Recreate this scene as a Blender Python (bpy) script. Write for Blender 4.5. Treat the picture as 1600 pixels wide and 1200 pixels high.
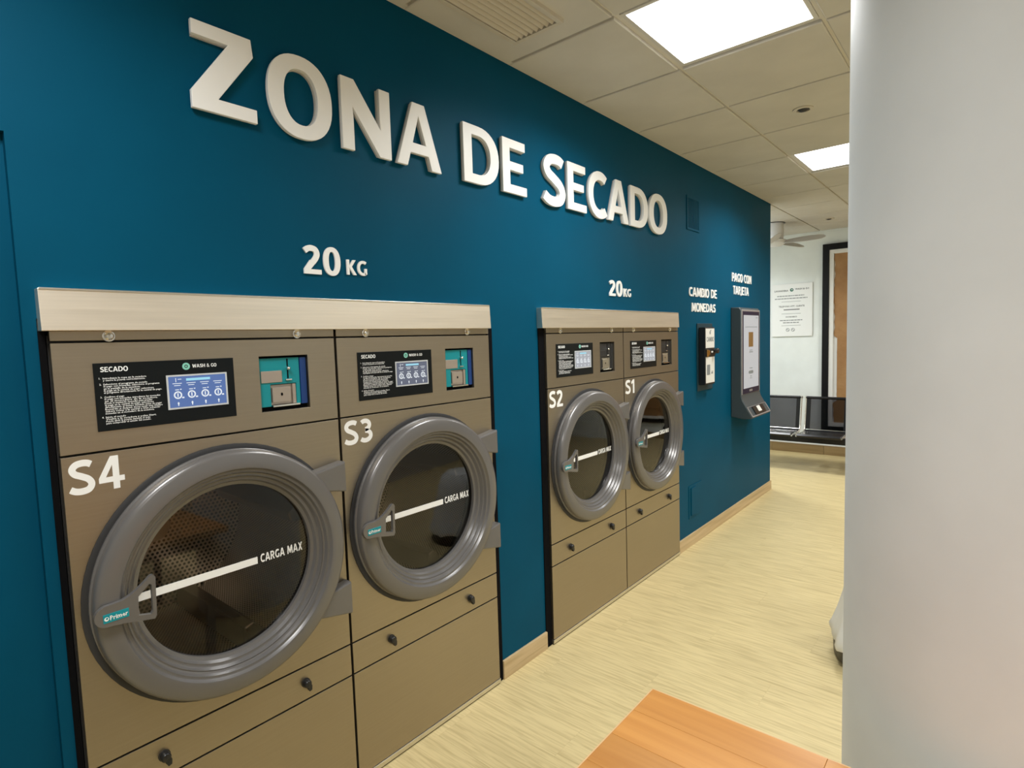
import bpy, math, random
from mathutils import Vector, Matrix, geometry
random.seed(7)
scene = bpy.context.scene
COL = scene.collection
for o in list(bpy.data.objects):
    bpy.data.objects.remove(o)

# ------------------------------------------------------------------ camera
cam_d = bpy.data.cameras.new('camera')
cam_d.sensor_width = 36.0
cam_d.lens = 896.96 / 1600.0 * 36.0
cam_d.clip_start = 0.02
cam = bpy.data.objects.new('camera', cam_d)
COL.objects.link(cam)
R3 = ((0.6456073, 0.7597289, 0.0774803), (-0.7630295, 0.6458905, 0.0247262), (-0.0312586, -0.0750832, 0.9966872))
mw = Matrix.Identity(4)
for r in range(3):
    mw[r][0] = R3[r][0]
    mw[r][1] = R3[r][2]
    mw[r][2] = -R3[r][1]
mw[0][3], mw[1][3], mw[2][3] = 0.0, -1.70145, 1.55983
cam.matrix_world = mw
scene.camera = cam

# ------------------------------------------------------------------ world, light, exposure
world = bpy.data.worlds.new('world')
scene.world = world
world.use_nodes = True
world.node_tree.nodes['Background'].inputs[0].default_value = (0.75, 0.8, 0.9, 1)
world.node_tree.nodes['Background'].inputs[1].default_value = 0.2
scene.view_settings.view_transform = 'Standard'
scene.view_settings.look = 'None'
scene.view_settings.gamma = 1.0
scene.view_settings.use_curve_mapping = False
scene.view_settings.exposure = 0.80
PANEL_STRENGTH = 2.2      # glow of the diffuser itself
PANEL_WATTS = 13.6        # light each panel throws down through its prismatic optic
PANEL_SPREAD = 150.0

# ------------------------------------------------------------------ materials
def node_mat(name):
    m = bpy.data.materials.new(name)
    m.use_nodes = True
    nt = m.node_tree
    b = nt.nodes['Principled BSDF']
    return m, nt, b

def plain(name, col, rough=0.5, metal=0.0, spec=0.5, emit=None, estr=0.0, coat=0.0):
    m, nt, b = node_mat(name)
    b.inputs['Base Color'].default_value = (*col, 1)
    b.inputs['Roughness'].default_value = rough
    b.inputs['Metallic'].default_value = metal
    b.inputs['Specular IOR Level'].default_value = spec
    b.inputs['Coat Weight'].default_value = coat
    if emit:
        b.inputs['Emission Color'].default_value = (*emit, 1)
        b.inputs['Emission Strength'].default_value = estr
    return m

def link(nt, a, b):
    nt.links.new(a, b)

def noise_bump(nt, b, scale, strength, dist=0.002, coord='Object', detail=3, stretch=None):
    tc = nt.nodes.new('ShaderNodeTexCoord')
    n = nt.nodes.new('ShaderNodeTexNoise')
    n.inputs['Scale'].default_value = scale
    n.inputs['Detail'].default_value = detail
    src = tc.outputs[coord]
    if stretch:
        mp = nt.nodes.new('ShaderNodeMapping')
        mp.inputs['Scale'].default_value = stretch
        link(nt, src, mp.inputs['Vector'])
        src = mp.outputs['Vector']
    link(nt, src, n.inputs['Vector'])
    bp = nt.nodes.new('ShaderNodeBump')
    bp.inputs['Strength'].default_value = strength
    bp.inputs['Distance'].default_value = dist
    link(nt, n.outputs['Fac'], bp.inputs['Height'])
    link(nt, bp.outputs['Normal'], b.inputs['Normal'])
    return n

def color_noise(nt, b, vec, c1, c2, scale, detail=6, lo=0.3, hi=0.7, sock='Base Color'):
    n = nt.nodes.new('ShaderNodeTexNoise')
    n.inputs['Scale'].default_value = scale
    n.inputs['Detail'].default_value = detail
    link(nt, vec, n.inputs['Vector'])
    cr = nt.nodes.new('ShaderNodeValToRGB')
    cr.color_ramp.elements[0].position = lo
    cr.color_ramp.elements[0].color = (*c1, 1)
    cr.color_ramp.elements[1].position = hi
    cr.color_ramp.elements[1].color = (*c2, 1)
    link(nt, n.outputs['Fac'], cr.inputs['Fac'])
    if b is not None:
        link(nt, cr.outputs['Color'], b.inputs[sock])
    return n, cr

def painted(name, col, rough=0.55, spec=0.5, bump=0.05, scale=180):
    m, nt, b = node_mat(name)
    tc = nt.nodes.new('ShaderNodeTexCoord')
    color_noise(nt, b, tc.outputs['Object'], [c * .94 for c in col], [c * 1.05 for c in col], 3.0)
    b.inputs['Roughness'].default_value = rough
    b.inputs['Specular IOR Level'].default_value = spec
    noise_bump(nt, b, scale, bump, .001)
    return m

def brushed(name, col, rough, stretch, metal=1.0):
    m, nt, b = node_mat(name)
    b.inputs['Metallic'].default_value = metal
    tc = nt.nodes.new('ShaderNodeTexCoord')
    mp = nt.nodes.new('ShaderNodeMapping')
    mp.inputs['Scale'].default_value = stretch
    link(nt, tc.outputs['Object'], mp.inputs['Vector'])
    color_noise(nt, b, mp.outputs['Vector'], [c * .96 for c in col], [c * 1.03 for c in col], 1.0, 5)
    n = nt.nodes.new('ShaderNodeTexNoise')
    n.inputs['Scale'].default_value = 1.0
    n.inputs['Detail'].default_value = 4
    link(nt, mp.outputs['Vector'], n.inputs['Vector'])
    mr = nt.nodes.new('ShaderNodeMapRange')
    mr.inputs['To Min'].default_value = rough - .05
    mr.inputs['To Max'].default_value = rough + .06
    link(nt, n.outputs['Fac'], mr.inputs['Value'])
    link(nt, mr.outputs['Result'], b.inputs['Roughness'])
    return m

def wood(name, c1, c2, scale=1.0, axis='y', rough=0.45, contrast=(.35, .68), rand=0.10, spec=0.4, blot=.10):
    """streaky wood; grain along the object's given axis; each object gets its own offset and tone"""
    m, nt, b = node_mat(name)
    tc = nt.nodes.new('ShaderNodeTexCoord')
    oi = nt.nodes.new('ShaderNodeObjectInfo')
    sc = nt.nodes.new('ShaderNodeVectorMath'); sc.operation = 'SCALE'
    comb = nt.nodes.new('ShaderNodeCombineXYZ')
    for k in range(3):
        comb.inputs[k].default_value = (17.0, 31.0, 9.0)[k]
    link(nt, comb.outputs[0], sc.inputs[0])
    link(nt, oi.outputs['Random'], sc.inputs['Scale'])
    add = nt.nodes.new('ShaderNodeVectorMath'); add.operation = 'ADD'
    link(nt, tc.outputs['Object'], add.inputs[0])
    link(nt, sc.outputs[0], add.inputs[1])
    mp = nt.nodes.new('ShaderNodeMapping')
    s = {'x': (2.2, 42, 42), 'y': (42, 2.2, 42), 'z': (42, 42, 2.2)}[axis]
    mp.inputs['Scale'].default_value = [v * scale for v in s]
    link(nt, add.outputs[0], mp.inputs['Vector'])
    n1, cr = color_noise(nt, None, mp.outputs['Vector'], c1, c2, 1.0, 8, *contrast)
    n1.inputs['Distortion'].default_value = .6
    n2 = nt.nodes.new('ShaderNodeTexNoise')
    n2.inputs['Scale'].default_value = .22
    n2.inputs['Detail'].default_value = 2
    link(nt, mp.outputs['Vector'], n2.inputs['Vector'])
    mr = nt.nodes.new('ShaderNodeMapRange')
    mr.inputs['To Min'].default_value = 1 - blot
    mr.inputs['To Max'].default_value = 1 + blot
    link(nt, n2.outputs['Fac'], mr.inputs['Value'])
    mr2 = nt.nodes.new('ShaderNodeMapRange')
    mr2.inputs['To Min'].default_value = 1 - rand
    mr2.inputs['To Max'].default_value = 1 + rand
    link(nt, oi.outputs['Random'], mr2.inputs['Value'])
    mul = nt.nodes.new('ShaderNodeMath'); mul.operation = 'MULTIPLY'
    link(nt, mr.outputs[0], mul.inputs[0]); link(nt, mr2.outputs[0], mul.inputs[1])
    vs = nt.nodes.new('ShaderNodeVectorMath'); vs.operation = 'SCALE'
    link(nt, cr.outputs['Color'], vs.inputs[0]); link(nt, mul.outputs[0], vs.inputs['Scale'])
    link(nt, vs.outputs[0], b.inputs['Base Color'])
    b.inputs['Roughness'].default_value = rough
    b.inputs['Specular IOR Level'].default_value = spec
    bp = nt.nodes.new('ShaderNodeBump')
    bp.inputs['Strength'].default_value = .15
    bp.inputs['Distance'].default_value = .001
    link(nt, n1.outputs['Fac'], bp.inputs['Height'])
    link(nt, bp.outputs['Normal'], b.inputs['Normal'])
    return m

def see_through(name, tint, gloss_rough=0.015, ior=1.45):
    m = bpy.data.materials.new(name)
    m.use_nodes = True
    nt = m.node_tree
    for n in list(nt.nodes):
        nt.nodes.remove(n)
    out = nt.nodes.new('ShaderNodeOutputMaterial')
    tr = nt.nodes.new('ShaderNodeBsdfTransparent'); tr.inputs[0].default_value = (*tint, 1)
    gl = nt.nodes.new('ShaderNodeBsdfGlossy'); gl.inputs['Roughness'].default_value = gloss_rough
    gl.inputs[0].default_value = (1, 1, 1, 1)
    fr = nt.nodes.new('ShaderNodeFresnel'); fr.inputs[0].default_value = ior
    mx = nt.nodes.new('ShaderNodeMixShader')
    link(nt, fr.outputs[0], mx.inputs[0]); link(nt, tr.outputs[0], mx.inputs[1]); link(nt, gl.outputs[0], mx.inputs[2])
    link(nt, mx.outputs[0], out.inputs[0])
    return m

def perforated(name, col, pitch, hole, rough=0.3):
    """steel sheet with staggered round perforations, laid out on the mesh UVs (metres)"""
    m, nt, b = node_mat(name)
    b.inputs['Metallic'].default_value = 1.0
    b.inputs['Roughness'].default_value = rough
    uv = nt.nodes.new('ShaderNodeTexCoord')
    def dots(off):
        mp = nt.nodes.new('ShaderNodeMapping')
        mp.inputs['Scale'].default_value = (1 / pitch, 1 / (pitch * 1.732), 1)
        mp.inputs['Location'].default_value = (off, off, 0)
        link(nt, uv.outputs['UV'], mp.inputs['Vector'])
        fr = nt.nodes.new('ShaderNodeVectorMath'); fr.operation = 'FRACTION'
        link(nt, mp.outputs[0], fr.inputs[0])
        sb = nt.nodes.new('ShaderNodeVectorMath'); sb.operation = 'SUBTRACT'
        sb.inputs[1].default_value = (.5, .5, 0)
        link(nt, fr.outputs[0], sb.inputs[0])
        mu = nt.nodes.new('ShaderNodeVectorMath'); mu.operation = 'MULTIPLY'
        mu.inputs[1].default_value = (1, 1.732, 0)
        link(nt, sb.outputs[0], mu.inputs[0])
        ln = nt.nodes.new('ShaderNodeVectorMath'); ln.operation = 'LENGTH'
        link(nt, mu.outputs[0], ln.inputs[0])
        lt = nt.nodes.new('ShaderNodeMath'); lt.operation = 'LESS_THAN'
        lt.inputs[1].default_value = hole
        link(nt, ln.outputs['Value'], lt.inputs[0])
        return lt.outputs[0]
    mxm = nt.nodes.new('ShaderNodeMath'); mxm.operation = 'MAXIMUM'
    link(nt, dots(0), mxm.inputs[0]); link(nt, dots(.5), mxm.inputs[1])
    mx = nt.nodes.new('ShaderNodeMix'); mx.data_type = 'RGBA'
    link(nt, mxm.outputs[0], mx.inputs['Factor'])
    mx.inputs['A'].default_value = (*col, 1); mx.inputs['B'].default_value = (.006, .005, .004, 1)
    link(nt, mx.outputs['Result'], b.inputs['Base Color'])
    return m

M = {}
M['teal'] = painted('teal_wall_paint', (.0012, .072, .136), .50, .06, .04)
M['white_wall'] = painted('white_wall_paint', (.82, .87, .865), .6, .4)
M['grey_wall'] = painted('pale_grey_wall_paint', (.45, .43, .39), .6, .4)
M['column'] = painted('light_grey_column_paint', (.80, .825, .82), .55, .4, .06, 260)
M['steel'] = brushed('brushed_steel', (.405, .352, .278), .41, (3, 3, 160))
M['steel_strip'] = brushed('painted_sheen_steel', (.97, .89, .77), .44, (3, 3, 160))  # base colour raised to stand in for reflected ceiling light
M['chrome'] = plain('chrome', (.80, .78, .74), .14, 1.0)
M['alu'] = plain('aluminium', (.70, .67, .60), .35, 1.0)
M['black_gap'] = plain('black_void', (.004, .004, .005), .8, 0, .08)
M['carcass'] = plain('dark_carcass', (.02, .02, .021), .6)
M['ring'] = plain('grey_door_plastic', (.180, .172, .168), .29, .35, .5)
M['ring_dark'] = plain('dark_rubber', (.03, .03, .032), .55)
M['glass'] = see_through('smoked_door_glass', (.72, .66, .60), .015, 1.55)
M['drum'] = perforated('perforated_drum_steel', (.62, .57, .50), .0105, .30, .28)
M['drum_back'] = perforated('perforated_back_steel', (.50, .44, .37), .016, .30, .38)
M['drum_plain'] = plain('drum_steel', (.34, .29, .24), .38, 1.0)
M['white_vinyl'] = plain('white_vinyl', (.95, .95, .93), .5)
M['letter'] = plain('white_letter_acrylic', (.94, .935, .91), .4)
M['letter_side'] = plain('pale_letter_edge', (.62, .60, .56), .5)
M['black_panel'] = plain('black_glossy_panel', (.007, .009, .010), .30, 0, .18)
M['print'] = plain('white_print', (.92, .94, .94), .6)
M['mint'] = plain('mint_print', (.25, .62, .52), .5)
M['screen_blue'] = plain('blue_lcd', (.02, .02, .03), .25, 0, .5, (.13, .25, .62), .34)
M['screen_grey'] = plain('grey_lcd', (.02, .02, .03), .25, 0, .5, (.28, .32, .44), .22)
M['screen_pale'] = plain('pale_lcd', (.05, .05, .06), .25, 0, .5, (.55, .58, .62), .36)
M['icon'] = plain('white_lcd_icon', (.2, .2, .2), .4, 0, .5, (.85, .92, 1.0), .42)
M['icon_cyan'] = plain('cyan_lcd_icon', (.1, .2, .2), .4, 0, .5, (.35, .75, 1.0), .40)
M['lcd_frame'] = plain('silver_lcd_frame', (.70, .74, .78), .3, .3)
M['coin_teal'] = plain('teal_coin_plate', (.0, .26, .30), .4)
M['coin_blue'] = plain('blue_coin_plate', (.006, .045, .20), .4)
M['coin_dark'] = plain('charcoal_coin_plate', (.022, .023, .025), .4)
M['coin_metal'] = plain('dull_coin_metal', (.48, .42, .37), .45, .7)
M['badge'] = plain('turquoise_badge', (.0, .28, .34), .35)
M['black_plastic'] = plain('black_plastic', (.012, .012, .013), .35)
M['white_plastic'] = plain('white_plastic', (.80, .80, .76), .4)
M['brass'] = plain('brass', (.70, .42, .12), .3, 1.0)
M['dark_teal_plate'] = plain('dark_plate', (.018, .06, .085), .4, .3)
M['terminal'] = plain('slate_terminal_shell', (.055, .072, .080), .38)
M['terminal_face'] = plain('silver_terminal_rim', (.42, .41, .42), .35, .5)
M['navy'] = plain('navy_bezel', (.018, .018, .045), .3, 0, .2)
M['terminal_screen'] = plain('terminal_lcd', (.1, .1, .1), .25, 0, .5, (.42, .44, .46), .55)
M['brown_image'] = plain('brown_screen_image', (.1, .06, .02), .4, 0, .5, (.20, .10, .03), .35)
M['dark_print'] = plain('dark_print', (.03, .035, .04), .6)
M['grey_print'] = plain('grey_print', (.22, .24, .25), .6)
M['green_print'] = plain('green_print', (.01, .13, .09), .6)
M['sign'] = plain('white_sign_board', (.86, .88, .88), .35)
M['floor'] = wood('beige_vinyl_plank', (.46, .36, .175), (.665, .545, .285), 2.3, 'y', .42, (.22, .58), .012, .3, .05)
M['floor_base'] = plain('floor_underlay', (.30, .25, .17), .8)
M['skirting'] = wood('beige_wood_skirting', (.46, .33, .17), (.64, .49, .29), 1.0, 'x', .45, (.3, .7), .05)
M['far_tile'] = wood('brown_skirting_tile', (.26, .18, .08), (.36, .26, .13), .6, 'y', .5, (.3, .7), .08)
M['table'] = wood('orange_butcher_block', (.50, .20, .035), (.66, .31, .075), .7, 'y', .30, (.25, .75), .16, .5)
M['table_edge'] = plain('pale_table_edge', (.72, .46, .22), .4)
M['tile'] = painted('ceiling_tile', (.645, .62, .565), .85, .2, .25, 350)
M['grid'] = plain('ceiling_grid_rail', (.72, .69, .63), .5)
M['trim'] = plain('pale_ceiling_trim', (.66, .63, .56), .45)
M['panel_frame'] = plain('light_panel_frame', (.70, .68, .64), .4)
M['panel_glow'] = plain('light_panel_diffuser', (.9, .9, .9), .5, 0, .3, (.99, 1.0, 1.0), PANEL_STRENGTH)
M['vent'] = plain('beige_vent_metal', (.62, .57, .48), .45)
M['frame_black'] = plain('black_window_frame', (.006, .006, .007), .4, 0, .2)
M['frame_white'] = plain('white_window_frame', (.78, .78, .76), .45)
M['bench_frame'] = plain('black_bench_metal', (.014, .014, .016), .25, .3)
M['mesh_back'] = see_through('dark_bench_mesh', (.40, .40, .42), .2, 1.25)
M['fan_white'] = plain('white_fan_plastic', (.72, .72, .72), .45)
M['fan_grey'] = plain('grey_fan_blade', (.58, .57, .55), .5)
M['bag'] = plain('white_plastic_sack', (.78, .79, .77), .45)
M['leg_metal'] = plain('grey_table_leg', (.35, .35, .36), .4, .6)

def kraft():
    m, nt, b = node_mat('brown_kraft_paper')
    tc = nt.nodes.new('ShaderNodeTexCoord')
    color_noise(nt, b, tc.outputs['Object'], (.31, .155, .055), (.40, .225, .09), 6.0)
    b.inputs['Roughness'].default_value = .6
    noise_bump(nt, b, 7, .7, .02, detail=5)
    return m
M['kraft'] = kraft()

# ------------------------------------------------------------------ mesh builders
class MB:
    def __init__(s):
        s.v, s.f, s.uv = [], [], {}
    def box(s, x0, x1, y0, y1, z0, z1):
        n = len(s.v)
        s.v += [(x0, y0, z0), (x1, y0, z0), (x1, y1, z0), (x0, y1, z0), (x0, y0, z1), (x1, y0, z1), (x1, y1, z1), (x0, y1, z1)]
        s.f += [tuple(n + i for i in q) for q in ((0, 3, 2, 1), (4, 5, 6, 7), (0, 1, 5, 4), (1, 2, 6, 5), (2, 3, 7, 6), (3, 0, 4, 7))]
        return s
    def lathe(s, prof, c, axis='y', seg=48, closed=False, a0=0.0, a1=2 * math.pi):
        """prof: list of (radius, along axis)"""
        full = abs(a1 - a0 - 2 * math.pi) < 1e-6
        n = len(s.v); k = len(prof); m = seg if full else seg + 1
        for i in range(m):
            a = a0 + (a1 - a0) * i / seg
            ca, sa = math.cos(a), math.sin(a)
            for r, h in prof:
                if axis == 'y':
                    s.v.append((c[0] + r * ca, c[1] + h, c[2] + r * sa))
                elif axis == 'z':
                    s.v.append((c[0] + r * ca, c[1] + r * sa, c[2] + h))
                else:
                    s.v.append((c[0] + h, c[1] + r * ca, c[2] + r * sa))
        for i in range(seg):
            j = (i + 1) % m
            for q in range(k if closed else k - 1):
                q2 = (q + 1) % k
                s.f.append((n + i * k + q, n + j * k + q, n + j * k + q2, n + i * k + q2))
        return s
    def cyl(s, c, r, h0, h1, axis='y', seg=20, r1=None):
        r1 = r if r1 is None else r1
        return s.lathe([(0.0001, h0), (r, h0), (r1, h1), (0.0001, h1)], c, axis, seg)
    def prism(s, loops, n0, n1, frame):
        """2D loops (outer, holes...) filled and extruded along the frame normal from n0 to n1"""
        o, U, V, N = [Vector(t) for t in frame]
        tris = geometry.tessellate_polygon([[Vector((p[0], p[1], 0)) for p in lp] for lp in loops])
        flat = [p for lp in loops for p in lp]
        n = len(s.v); k = len(flat)
        for nn in (n0, n1):
            for p in flat:
                s.v.append(tuple(o + U * p[0] + V * p[1] + N * nn))
        for t in tris:
            s.f.append((n + t[0], n + t[1], n + t[2]))
            s.f.append((n + k + t[2], n + k + t[1], n + k + t[0]))
        b = n
        for lp in loops:
            L = len(lp)
            for i in range(L):
                j = (i + 1) % L
                s.f.append((b + i, b + j, b + k + j, b + k + i))
            b += L
        return s
    def tube(s, pts, r, seg=10):
        pts = [Vector(p) for p in pts]
        n = len(s.v)
        up = None
        for i, p in enumerate(pts):
            d = (pts[min(i + 1, len(pts) - 1)] - pts[max(i - 1, 0)]).normalized()
            if up is None:
                up = Vector((0, 0, 1)) if abs(d.z) < .9 else Vector((1, 0, 0))
            a = d.cross(up).normalized(); bb = a.cross(d).normalized(); up = bb
            for k in range(seg):
                t = 2 * math.pi * k / seg
                s.v.append(tuple(p + a * (r * math.cos(t)) + bb * (r * math.sin(t))))
        for i in range(len(pts) - 1):
            for k in range(seg):
                k2 = (k + 1) % seg
                s.f.append((n + i * seg + k, n + i * seg + k2, n + (i + 1) * seg + k2, n + (i + 1) * seg + k))
        s.f.append(tuple(n + k for k in reversed(range(seg))))
        s.f.append(tuple(n + (len(pts) - 1) * seg + k for k in range(seg)))
        return s
    def mesh(s, name, mat, smooth=None, uvfn=None):
        me = bpy.data.meshes.new(name)
        me.from_pydata(s.v, [], s.f)
        bm_fix(me)
        me.materials.append(M[mat])
        if smooth:
            me.shade_smooth()
            try:
                me.set_sharp_from_angle(angle=math.radians(smooth))
            except Exception:
                pass
        if uvfn:
            lay = me.uv_layers.new(name='UVMap')
            for lp in me.loops:
                lay.data[lp.index].uv = uvfn(me.vertices[lp.vertex_index].co)
        me.update()
        return me

import bmesh
def bm_fix(me):
    bm = bmesh.new(); bm.from_mesh(me)
    bmesh.ops.recalc_face_normals(bm, faces=bm.faces)
    bm.to_mesh(me); bm.free()

def add_obj(name, me, parent=None, loc=(0, 0, 0), bevel=0.0, seg=2, rot=None):
    o = bpy.data.objects.new(name, me)
    COL.objects.link(o)
    o.location = loc
    if rot:
        o.rotation_euler = rot
    if parent is not None:
        o.parent = parent
    if bevel:
        md = o.modifiers.new('bevel', 'BEVEL')
        md.width = bevel; md.segments = seg; md.limit_method = 'ANGLE'; md.angle_limit = math.radians(40)
        md.harden_normals = False
    return o

def part(name, mb, mat, parent=None, bevel=0.0, smooth=None, loc=(0, 0, 0), uvfn=None, rot=None, label=None):
    o = add_obj(name, mb.mesh(name, mat, smooth, uvfn), parent, loc, bevel, 2, rot)
    if label:
        o['label'] = label
    return o

def tag(o, label, cat, group=None):
    o['label'] = label; o['category'] = cat
    if group:
        o['group'] = group
    return o

def thing(name, label, cat, loc=(0, 0, 0), group=None, rotz=0.0):
    o = bpy.data.objects.new(name, None)
    o.empty_display_size = .1
    COL.objects.link(o)
    o.location = loc
    o.rotation_euler = (0, 0, rotz)
    return tag(o, label, cat, group)

def struct(name, mb, mat, label, bevel=0.0, smooth=None, loc=(0, 0, 0)):
    o = part(name, mb, mat, None, bevel, smooth, loc)
    o['kind'] = 'structure'
    o['label'] = label
    return o

# frames: origin, u, v, outward normal
def wall_frame(x=0.0, y=0.0, z=0.0):
    return ((x, y, z), (1, 0, 0), (0, 0, 1), (0, -1, 0))
def far_frame(x=0.0, y=0.0, z=0.0):
    return ((x, y, z), (0, -1, 0), (0, 0, 1), (-1, 0, 0))

# ------------------------------------------------------------------ lettering (own bold glyph outlines)
def catmull(pts, n=8):
    out = []
    P = [pts[0]] + list(pts) + [pts[-1]]
    for i in range(1, len(P) - 2):
        p0, p1, p2, p3 = [Vector(P[i + d]) for d in (-1, 0, 1, 2)]
        for k in range(n):
            t = k / n
            q = .5 * ((2 * p1) + (p2 - p0) * t + (2 * p0 - 5 * p1 + 4 * p2 - p3) * t * t + (3 * p1 - p0 - 3 * p2 + p3) * t ** 3)
            out.append((q.x, q.y))
    out.append(tuple(pts[-1]))
    return out

def stroke(path, w):
    P = [Vector(p) for p in path]
    Lf, Rt = [], []
    for i, p in enumerate(P):
        d1 = (P[i] - P[i - 1]).normalized() if i > 0 else None
        d2 = (P[i + 1] - P[i]).normalized() if i < len(P) - 1 else None
        if d1 is None: d1 = d2
        if d2 is None: d2 = d1
        n1 = Vector((-d1.y, d1.x)); n2 = Vector((-d2.y, d2.x))
        m = (n1 + n2)
        m = m.normalized() if m.length > 1e-6 else n1
        c = max(.45, m.dot(n1))
        o = m * (w / 2 / c)
        Lf.append((p.x + o.x, p.y + o.y)); Rt.append((p.x - o.x, p.y - o.y))
    return [Lf + Rt[::-1]]

def se(cx, cy, rx, ry, n=2.25, N=44, a0=0, a1=2 * math.pi, full=True):
    out = []
    for i in range(N if full else N + 1):
        a = a0 + (a1 - a0) * i / N
        c, s_ = math.cos(a), math.sin(a)
        out.append((cx + rx * math.copysign(abs(c) ** (2 / n), c), cy + ry * math.copysign(abs(s_) ** (2 / n), s_)))
    return out

def dshape(x0, y0, x1, y1, xs):
    h = math.pi / 2
    return [(x0, y0)] + se(xs, (y0 + y1) / 2, x1 - xs, (y1 - y0) / 2, 2.2, 18, -h, h, False) + [(x0, y1)]

T, H = .195, .165   # stem and bar weights
def glyph(ch):
    """-> (advance width, [shapes]) on a cap height of 1"""
    P = lambda *a: [list(a)]
    if ch in 'O0':
        w = .90 if ch == 'O' else .68
        t = .215 if ch == 'O' else .205
        return w, [[se(w / 2, .5, w / 2, .515), se(w / 2, .5, w / 2 - t, .515 - .17)]]
    if ch == 'Z':
        return .76, [P((.04, 1), (.73, 1), (.75, .79), (.30, H), (.76, H), (.76, 0), (0, 0), (0, .20), (.45, 1 - H), (.04, 1 - H))]
    if ch == 'N':
        return .84, [P((0, 0), (0, 1), (.22, 1), (.655, .40), (.645, .55), (.645, 1), (.84, 1), (.84, 0), (.63, 0), (.185, .61), (.195, .45), (.195, 0))]
    if ch == 'A':
        return .92, [[[(0, 0), (.335, 1), (.585, 1), (.92, 0), (.705, 0), (.64, .215), (.275, .215), (.205, 0)], [(.325, .375), (.59, .375), (.457, .80)]]]
    if ch == 'D':
        return .86, [[dshape(0, 0, .86, 1, .36), dshape(.20, .165, .645, .835, .36)]]
    if ch == 'E':
        return .66, [P((0, 0), (0, 1), (.63, 1), (.63, .835), (.20, .835), (.20, .59), (.57, .59), (.57, .43), (.20, .43), (.20, .165), (.66, .165), (.66, 0))]
    if ch == 'H':
        return .82, [P((0, 0), (0, 1), (.2, 1), (.2, .59), (.62, .59), (.62, 1), (.82, 1), (.82, 0), (.62, 0), (.62, .42), (.2, .42), (.2, 0))]
    if ch == 'T':
        return .70, [P((.25, 0), (.25, .835), (0, .835), (0, 1), (.70, 1), (.70, .835), (.45, .835), (.45, 0))]
    if ch == 'I':
        return .20, [P((0, 0), (0, 1), (.2, 1), (.2, 0))]
    if ch == 'L':
        return .6, [P((0, 0), (0, 1), (.2, 1), (.2, .165), (.6, .165), (.6, 0))]
    if ch == '1':
        return .50, [P((.22, 0), (.22, .76), (.03, .66), (0, .82), (.26, 1), (.43, 1), (.43, 0))]
    if ch == 'M':
        return 1.06, [P((0, 0), (.07, 1), (.29, 1), (.53, .45), (.77, 1), (.99, 1), (1.06, 0), (.86, 0), (.835, .60), (.60, .08), (.46, .08), (.225, .60), (.20, 0))]
    if ch == 'V':
        return .88, [P((0, 1), (.335, 0), (.545, 0), (.88, 1), (.665, 1), (.44, .24), (.215, 1))]
    if ch == 'W':
        return 1.22, [P((0, 1), (.22, 0), (.44, 0), (.61, .60), (.78, 0), (1.0, 0), (1.22, 1), (1.02, 1), (.885, .30), (.71, .95), (.51, .95), (.335, .30), (.20, 1))]
    if ch == 'X':
        return .82, [P((0, 0), (.29, .51), (.02, 1), (.25, 1), (.41, .67), (.57, 1), (.80, 1), (.53, .51), (.82, 0), (.59, 0), (.41, .34), (.23, 0))]
    if ch == 'K':
        return .78, [P((0, 0), (0, 1), (.2, 1), (.2, .58), (.50, 1), (.74, 1), (.40, .54), (.78, 0), (.53, 0), (.2, .47), (.2, 0))]
    if ch == '4':
        return .74, [[[(.40, 0), (.40, .22), (0, .22), (0, .36), (.36, 1), (.59, 1), (.59, .38), (.74, .38), (.74, .22), (.59, .22), (.59, 0)], [(.20, .38), (.40, .38), (.40, .74)]]]
    if ch == 'P':
        return .70, [P((0, 0), (0, 1), (.2, 1), (.2, 0)), [dshape(.19, .34, .70, 1, .34), dshape(.2, .49, .49, .845, .34)]]
    if ch == 'R':
        return .76, [P((0, 0), (0, 1), (.2, 1), (.2, 0)), [dshape(.19, .40, .70, 1, .34), dshape(.2, .54, .49, .845, .34)], P((.30, .43), (.50, .46), (.76, 0), (.53, 0))]
    if ch == 'B':
        return .74, [P((0, 0), (0, 1), (.2, 1), (.2, 0)), [dshape(.19, .46, .68, 1, .36), dshape(.2, .59, .48, .845, .36)], [dshape(.19, 0, .74, .57, .36), dshape(.2, .155, .53, .44, .36)]]
    if ch == 'S':
        pts = [(.65, .85), (.55, .90), (.40, .912), (.23, .87), (.135, .745), (.20, .615), (.38, .525), (.56, .42), (.635, .275), (.56, .135), (.385, .088), (.20, .105), (.06, .18)]
        return .735, [stroke(catmull(pts), .19)]
    if ch == 'C':
        return .74, [stroke(se(.475, .5, .375, .415, 2.15, 30, math.radians(52), math.radians(308), False), .19)]
    if ch == 'G':
        return .80, [stroke(se(.475, .5, .375, .415, 2.15, 30, math.radians(52), math.radians(300), False), .19), P((.60, .03), (.60, .48), (.79, .48), (.79, .09))]
    if ch == '2':
        up = catmull([(.07, .795), (.19, .88), (.32, .905), (.47, .86), (.535, .72), (.49, .58), (.40, .46)])
        return .68, [stroke(up + [(.36, .41)], .20), P((.26, .49), (.43, .35), (.27, .165), (.68, .165), (.68, 0), (.02, 0), (.02, .17)), ]
    if ch == '3':
        a = se(.27, .735, .235, .178, 2, 24, math.radians(140), math.radians(-90), False)
        b = se(.27, .292, .288, .203, 2, 24, math.radians(90), math.radians(-142), False)
        return .66, [stroke(a, .185), stroke(b, .19)]
    if ch == 'J':
        p = [(.36, 1), (.36, .3)] + catmull([(.36, .3), (.33, .12), (.22, .03), (.02, -.02)])[1:]
        return .46, [stroke(p, .2)]
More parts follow.
